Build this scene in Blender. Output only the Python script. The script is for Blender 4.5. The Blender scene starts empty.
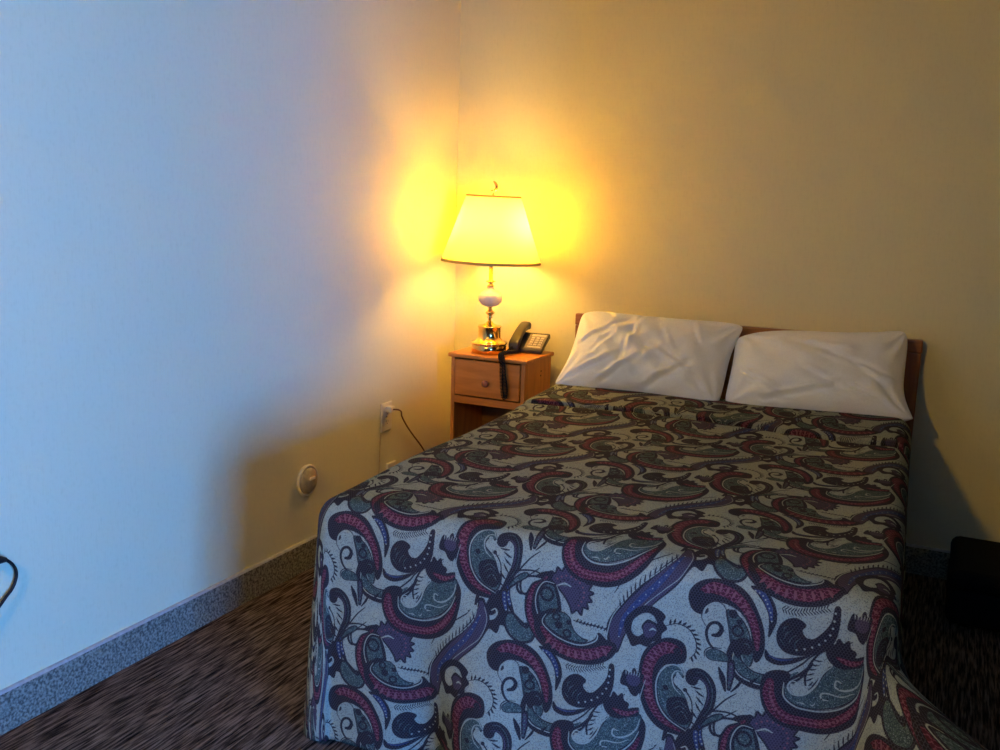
import bpy, bmesh, math, random
import numpy as np
from mathutils import Vector, Matrix, Euler
random.seed(7)
PI = math.pi
scn = bpy.context.scene
COL = scn.collection

# light, exposure and a few sizes used below
EXPO = 3.6
WIN = (-5.05, -3.55, .28, 1.55)
BLOCK_X, BLOCK_Y = 2.5, -2.6
DAY_P, DAY_C, DAY_S = 48, (.066, .285, 1.0), 180
FILL_P, FILL_C, FILL_L = 8.4, (1.0, .62, .06), (.95, -4.80, 2.35)
LAMP_C = (1.0, .58, .13)
SHADE_T, BULB_E = .75, 19
BULBS = ((-.080, -.016), (.080, .016))
WORLD = .3
PHROT = 5
CASE_H = .205

def PIL():
    pillow('white pillow on the lamp side, propped against the headboard', .384, -.355, .672, .655, .372, .17, math.radians(38), math.radians(1.2), 3,
           [(-.12, .85, -.26, -.35, .010, .022), (-.85, .1, -.35, .75, .006, .035), (-.8, -.7, -.3, -.15, .008, .035), (-.5, -.85, -.05, -.2, .007, .04), (.05, -.85, .5, -.25, .008, .04), (.1, .1, .55, -.35, -.005, .04), (.5, .85, .62, .35, .005, .03), (.15, .6, .35, -.05, .004, .03), (-.65, -.2, -.45, .3, -.005, .04)],
           [(-.035, -.01), (-.01, -.015), (.0, .0), (.03, .01)])
    pillow('white pillow on the far side from the lamp, right of the other pillow', 1.020, -.34, .668, .630, .365, .18, math.radians(38), math.radians(-.8), 8,
           [(-.8, -.2, -.3, -.75, .005, .04), (.1, .3, .8, -.1, -.006, .04), (-.3, .6, .4, .4, .004, .045), (-.5, -.75, .2, -.45, .006, .04), (.45, .1, .75, -.25, .006, .03), (.7, -.7, .3, -.45, .005, .03), (-.1, -.1, .3, -.4, .004, .04)],
           [(.0, -.0), (.050, .012), (-.0, -.045), (-.005, .040)])

# ------------------------------------------------------------------ helpers
def link(o, parent=None):
    COL.objects.link(o)
    if parent is not None:
        o.parent = parent
    return o

def tag(o, label=None, cat=None, group=None, kind=None):
    if label: o['label'] = label
    if cat: o['category'] = cat
    if group: o['group'] = group
    if kind: o['kind'] = kind
    return o

def empty(name, loc, rz=0.0):
    o = bpy.data.objects.new(name, None)
    o.location = loc
    o.rotation_euler = (0, 0, rz)
    o.empty_display_size = 0.05
    return link(o)

def from_bm(name, bm, mats, parent=None, smooth=False, loc=None, bevel=0, sub=0, auto=False):
    bmesh.ops.recalc_face_normals(bm, faces=bm.faces[:])
    me = bpy.data.meshes.new(name)
    bm.to_mesh(me); bm.free()
    if not isinstance(mats, (list, tuple)): mats = [mats]
    for m in mats: me.materials.append(m)
    if smooth:
        for p in me.polygons: p.use_smooth = True
    o = bpy.data.objects.new(name, me)
    if loc: o.location = loc
    link(o, parent)
    if bevel:
        b = o.modifiers.new('bevel', 'BEVEL'); b.width = bevel; b.segments = 3; b.limit_method = 'ANGLE'
    if sub:
        s = o.modifiers.new('sub', 'SUBSURF'); s.levels = sub; s.render_levels = sub
    return o

def box(bm, x0, x1, y0, y1, z0, z1, mi=0):
    v = [bm.verts.new(p) for p in ((x0,y0,z0),(x1,y0,z0),(x1,y1,z0),(x0,y1,z0),(x0,y0,z1),(x1,y0,z1),(x1,y1,z1),(x0,y1,z1))]
    for f in ((0,3,2,1),(4,5,6,7),(0,1,5,4),(1,2,6,5),(2,3,7,6),(3,0,4,7)):
        bm.faces.new([v[i] for i in f]).material_index = mi

def boxes(name, lst, mat, parent=None, bevel=0.0, kind=None):
    bm = bmesh.new()
    for b in lst: box(bm, *b)
    o = from_bm(name, bm, mat, parent, bevel=bevel)
    if kind: o['kind'] = kind
    return o

def lathe_bm(profile, n=48, bm=None, cx=0, cy=0, cap=True):
    bm = bm or bmesh.new()
    rings = []
    for r, z in profile:
        if r < 1e-5:
            rings.append([bm.verts.new((cx, cy, z))])
        else:
            rings.append([bm.verts.new((cx + r*math.cos(2*PI*i/n), cy + r*math.sin(2*PI*i/n), z)) for i in range(n)])
    for a, b in zip(rings, rings[1:]):
        for i in range(n):
            j = (i+1) % n
            if len(a) == 1 and len(b) == 1: continue
            if len(a) == 1: bm.faces.new((a[0], b[j], b[i]))
            elif len(b) == 1: bm.faces.new((a[i], a[j], b[0]))
            else: bm.faces.new((a[i], a[j], b[j], b[i]))
    return bm

def spline(P, n=8, closed=False):
    P = [np.array(p, float) for p in P]
    out = []
    N = len(P)
    seg = N if closed else N-1
    for i in range(seg):
        if closed:
            p0, p1, p2, p3 = P[(i-1) % N], P[i], P[(i+1) % N], P[(i+2) % N]
        else:
            p0, p1, p2, p3 = P[max(i-1, 0)], P[i], P[i+1], P[min(i+2, N-1)]
        for k in range(n):
            t = k/n
            out.append(0.5*((2*p1)+(-p0+p2)*t+(2*p0-5*p1+4*p2-p3)*t*t+(-p0+3*p1-3*p2+p3)*t**3))
    if not closed: out.append(P[-1])
    return out

def tube_bm(pts, r, n=10, bm=None, closed=False):
    bm = bm or bmesh.new()
    pts = [Vector(p) for p in pts]
    rad = r if isinstance(r, (list, tuple)) else [r]*len(pts)
    rings = []
    up = Vector((0.12, 0.31, 0.94)).normalized()
    N = len(pts)
    for i, p in enumerate(pts):
        t = (pts[(i+1) % N if closed else min(i+1, N-1)] - pts[(i-1) if (closed or i > 0) else 0])
        t = t.normalized() if t.length > 1e-9 else Vector((0, 0, 1))
        s = t.cross(up)
        if s.length < 1e-3: s = t.cross(Vector((1, 0, 0)))
        s.normalize()
        u = s.cross(t).normalized()
        up = u
        rings.append([bm.verts.new(p + (s*math.cos(2*PI*k/n) + u*math.sin(2*PI*k/n))*rad[i]) for k in range(n)])
    pairs = list(zip(rings, rings[1:])) + ([(rings[-1], rings[0])] if closed else [])
    for a, b in pairs:
        for k in range(n):
            bm.faces.new((a[k], a[(k+1) % n], b[(k+1) % n], b[k]))
    if not closed:
        bm.faces.new(rings[0][::-1]); bm.faces.new(rings[-1])
    return bm

# ------------------------------------------------------------------ materials
def new_mat(name):
    m = bpy.data.materials.new(name); m.use_nodes = True
    nt = m.node_tree
    return m, nt, nt.nodes['Principled BSDF'], nt.nodes['Material Output']

def N(nt, typ, **kw):
    n = nt.nodes.new(typ)
    for k, v in kw.items():
        if k in n.inputs: n.inputs[k].default_value = v
        else: setattr(n, k, v)
    return n

def ramp(nt, fac, stops):
    r = nt.nodes.new('ShaderNodeValToRGB')
    e = r.color_ramp.elements
    while len(e) < len(stops): e.new(0.5)
    for i, (p, c) in enumerate(stops):
        e[i].position = p; e[i].color = (*c, 1)
    nt.links.new(fac, r.inputs['Fac'])
    return r

def noise_mat(name, c1, c2, scale=(40, 40, 40), rough=.6, bump=0.0, nscale=1.0, detail=4, metallic=0, lo=.35, hi=.65, bdist=.002, spec=.5):
    m, nt, b, out = new_mat(name)
    tc = N(nt, 'ShaderNodeTexCoord'); mp = N(nt, 'ShaderNodeMapping'); mp.inputs['Scale'].default_value = scale
    nt.links.new(tc.outputs['Object'], mp.inputs['Vector'])
    no = N(nt, 'ShaderNodeTexNoise', Scale=nscale, Detail=detail)
    nt.links.new(mp.outputs['Vector'], no.inputs['Vector'])
    r = ramp(nt, no.outputs['Fac'], [(lo, c1), (hi, c2)])
    nt.links.new(r.outputs['Color'], b.inputs['Base Color'])
    b.inputs['Roughness'].default_value = rough; b.inputs['Metallic'].default_value = metallic
    b.inputs['Specular IOR Level'].default_value = spec
    if bump:
        bp = N(nt, 'ShaderNodeBump', Strength=bump, Distance=bdist)
        nt.links.new(no.outputs['Fac'], bp.inputs['Height']); nt.links.new(bp.outputs['Normal'], b.inputs['Normal'])
    return m

def wallpaper():
    m, nt, b, out = new_mat('wallpaper_cream')
    tc = N(nt, 'ShaderNodeTexCoord'); mp = N(nt, 'ShaderNodeMapping'); mp.inputs['Scale'].default_value = (260, 260, 14)
    nt.links.new(tc.outputs['Object'], mp.inputs['Vector'])
    no = N(nt, 'ShaderNodeTexNoise', Scale=1.0, Detail=3); nt.links.new(mp.outputs['Vector'], no.inputs['Vector'])
    n2 = N(nt, 'ShaderNodeTexNoise', Scale=70.0, Detail=3); nt.links.new(tc.outputs['Object'], n2.inputs['Vector'])
    mx = N(nt, 'ShaderNodeMath', operation='ADD'); nt.links.new(no.outputs['Fac'], mx.inputs[0]); nt.links.new(n2.outputs['Fac'], mx.inputs[1])
    r = ramp(nt, mx.outputs[0], [(.55, WALL_A), (1.0, WALL_B)])
    mx.inputs[0].default_value = 0
    nt.links.new(r.outputs['Color'], b.inputs['Base Color'])
    b.inputs['Roughness'].default_value = .75; b.inputs['Specular IOR Level'].default_value = .25
    bp = N(nt, 'ShaderNodeBump', Strength=.25, Distance=.0015)
    nt.links.new(mx.outputs[0], bp.inputs['Height']); nt.links.new(bp.outputs['Normal'], b.inputs['Normal'])
    return m

def wood(name, c1, c2, c3, axis='X', rough=.38):
    m, nt, b, out = new_mat(name)
    tc = N(nt, 'ShaderNodeTexCoord'); mp = N(nt, 'ShaderNodeMapping')
    mp.inputs['Scale'].default_value = (3, 30, 30) if axis == 'X' else (30, 30, 3)
    nt.links.new(tc.outputs['Object'], mp.inputs['Vector'])
    no = N(nt, 'ShaderNodeTexNoise', Scale=1.3, Detail=6, Distortion=.8); nt.links.new(mp.outputs['Vector'], no.inputs['Vector'])
    r = ramp(nt, no.outputs['Fac'], [(.3, c1), (.5, c2), (.7, c3)])
    nt.links.new(r.outputs['Color'], b.inputs['Base Color'])
    b.inputs['Roughness'].default_value = rough
    return m

def plain(name, c, rough=.5, metallic=0, spec=.5, vary=.12, sc=60):
    c2 = tuple(min(1, x*(1+vary)) for x in c); c1 = tuple(x*(1-vary) for x in c)
    return noise_mat(name, c1, c2, (1, 1, 1), rough, 0, sc, 3, metallic, spec=spec)

WALL_A = (.675, .615, .375); WALL_B = (.725, .665, .425)
M = {}
M['wall'] = wallpaper()
M['ceiling'] = noise_mat('ceiling_paint', (.60, .53, .36), (.66, .58, .40), (1, 1, 1), .9, .3, 120)
M['panel'] = noise_mat('low_bounce_dark', (.03, .025, .02), (.05, .04, .035), (60, 60, 2), .9, .3, 1)  # dark finish given to the unseen walls to cut bounced light
M['base'] = noise_mat('speckled_carpet_cove', (.09, .085, .068), (.29, .275, .21), (1, 1, 1), .95, .6, 130, 5, lo=.38, hi=.62, bdist=.004, spec=.1)
M['base_cap'] = plain('cove_cap_grey', (.36, .35, .33), .6)
M['oak'] = wood('honey_oak', (.52, .175, .026), (.62, .220, .036), (.68, .26, .05))
M['oak_v'] = wood('honey_oak_upright', (.44, .150, .030), (.56, .21, .042), (.64, .26, .06), 'Z')
M['oak_hb'] = wood('reddish_oak', (.20, .075, .022), (.28, .10, .03), (.34, .13, .04))
M['oak_hbv'] = wood('reddish_oak_upright', (.18, .065, .02), (.25, .09, .027), (.30, .115, .036), 'Z')
M['oak_dark'] = wood('dark_oak_panel', (.13, .055, .02), (.19, .08, .03), (.24, .11, .045))
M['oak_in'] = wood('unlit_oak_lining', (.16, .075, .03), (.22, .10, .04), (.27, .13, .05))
M['knob'] = plain('reddish_wood_knob', (.42, .13, .06), .35)
M['brass'] = noise_mat('polished_brass', (.80, .52, .16), (.92, .64, .24), (1, 1, 1), .13, 0, 30, 2, 1.0)
M['ceramic'] = plain('cream_ceramic', (.90, .72, .52), .42, vary=.04)
M['black'] = plain('black_plastic', (.028, .022, .022), .32)
M['blackcord'] = plain('black_rubber_cord', (.012, .011, .011), .6, spec=.2)
M['phonegrey'] = plain('grey_key_plastic', (.50, .43, .34), .45)
M['ivory'] = plain('ivory_plastic', (.74, .68, .55), .35, vary=.03)
M['slot'] = plain('slot_dark', (.03, .025, .02), .6)
M['cordbrown'] = plain('brown_lamp_cord', (.16, .07, .03), .5)
M['cordpale'] = plain('pale_thin_cable', (.50, .36, .18), .5)
M['linen'] = noise_mat('white_pillowcase', (.76, .75, .73), (.82, .81, .79), (1, 1, 1), .85, .12, 260, 3, spec=.15)
M['mattress'] = plain('mattress_ticking', (.6, .58, .52), .9)
M['darkcase'] = noise_mat('black_nylon', (.006, .006, .007), (.012, .012, .013), (1, 1, 1), .9, .2, 200, spec=.1)
M['steel'] = plain('painted_steel', (.06, .06, .06), .4, .6)
M['phonegrey2'] = plain('tan_face_plastic', (.20, .16, .12), .4)
M['rubber'] = plain('grey_disc', (.40, .33, .22), .3)

def carpet():
    m, nt, b, out = new_mat('brown_streaked_carpet')
    tc = N(nt, 'ShaderNodeTexCoord'); mp = N(nt, 'ShaderNodeMapping'); mp.inputs['Scale'].default_value = (140, 9, 1)
    mp.inputs['Rotation'].default_value = (0, 0, math.radians(3))
    nt.links.new(tc.outputs['Object'], mp.inputs['Vector'])
    no = N(nt, 'ShaderNodeTexNoise', Scale=1.0, Detail=5, Roughness=.62); nt.links.new(mp.outputs['Vector'], no.inputs['Vector'])
    r = ramp(nt, no.outputs['Fac'], [(.38, (.010, .007, .006)), (.48, (.070, .050, .038)), (.56, (.17, .125, .10)), (.68, (.26, .20, .16))])
    fine = N(nt, 'ShaderNodeTexNoise', Scale=420, Detail=2); nt.links.new(tc.outputs['Object'], fine.inputs['Vector'])
    mx = N(nt, 'ShaderNodeMix', data_type='RGBA', blend_type='MULTIPLY'); mx.inputs[0].default_value = .55
    nt.links.new(r.outputs['Color'], mx.inputs[6]); nt.links.new(fine.outputs['Fac'], mx.inputs[7])
    nt.links.new(mx.outputs[2], b.inputs['Base Color'])
    b.inputs['Roughness'].default_value = 1; b.inputs['Specular IOR Level'].default_value = .05
    bp = N(nt, 'ShaderNodeBump', Strength=.8, Distance=.006)
    nt.links.new(no.outputs['Fac'], bp.inputs['Height']); nt.links.new(bp.outputs['Normal'], b.inputs['Normal'])
    return m
M['carpet'] = carpet()

def shade_mat(name, c, trans):
    m, nt, b, out = new_mat(name)
    nt.nodes.remove(b)
    no = N(nt, 'ShaderNodeTexNoise', Scale=300, Detail=2)
    r = ramp(nt, no.outputs['Fac'], [(.3, tuple(x*.97 for x in c)), (.7, c)])
    d = N(nt, 'ShaderNodeBsdfDiffuse'); t = N(nt, 'ShaderNodeBsdfTranslucent')
    nt.links.new(r.outputs['Color'], d.inputs['Color']); nt.links.new(r.outputs['Color'], t.inputs['Color'])
    mx = N(nt, 'ShaderNodeMixShader'); mx.inputs[0].default_value = trans
    nt.links.new(d.outputs[0], mx.inputs[1]); nt.links.new(t.outputs[0], mx.inputs[2]); nt.links.new(mx.outputs[0], out.inputs['Surface'])
    return m
M['shade'] = shade_mat('lampshade_fabric', (.97, .80, .17), SHADE_T)
M['shade_trim'] = shade_mat('lampshade_trim', (.55, .40, .12), .25)

def emit(name, c, s):
    m, nt, b, out = new_mat(name)
    b.inputs['Base Color'].default_value = (.9, .9, .85, 1)
    b.inputs['Emission Color'].default_value = (*c, 1); b.inputs['Emission Strength'].default_value = s
    return m
M['bulb'] = emit('lit_bulb', LAMP_C, BULB_E)

def glass_mat():
    m, nt, b, out = new_mat('window_glass')
    nt.nodes.remove(b)
    t = N(nt, 'ShaderNodeBsdfTransparent'); t.inputs[0].default_value = (.94, .97, .96, 1)
    g = N(nt, 'ShaderNodeBsdfGlossy', Roughness=.02)
    mx = N(nt, 'ShaderNodeMixShader'); mx.inputs[0].default_value = .06
    nt.links.new(t.outputs[0], mx.inputs[1]); nt.links.new(g.outputs[0], mx.inputs[2]); nt.links.new(mx.outputs[0], out.inputs['Surface'])
    return m
M['glass'] = glass_mat()

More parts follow.
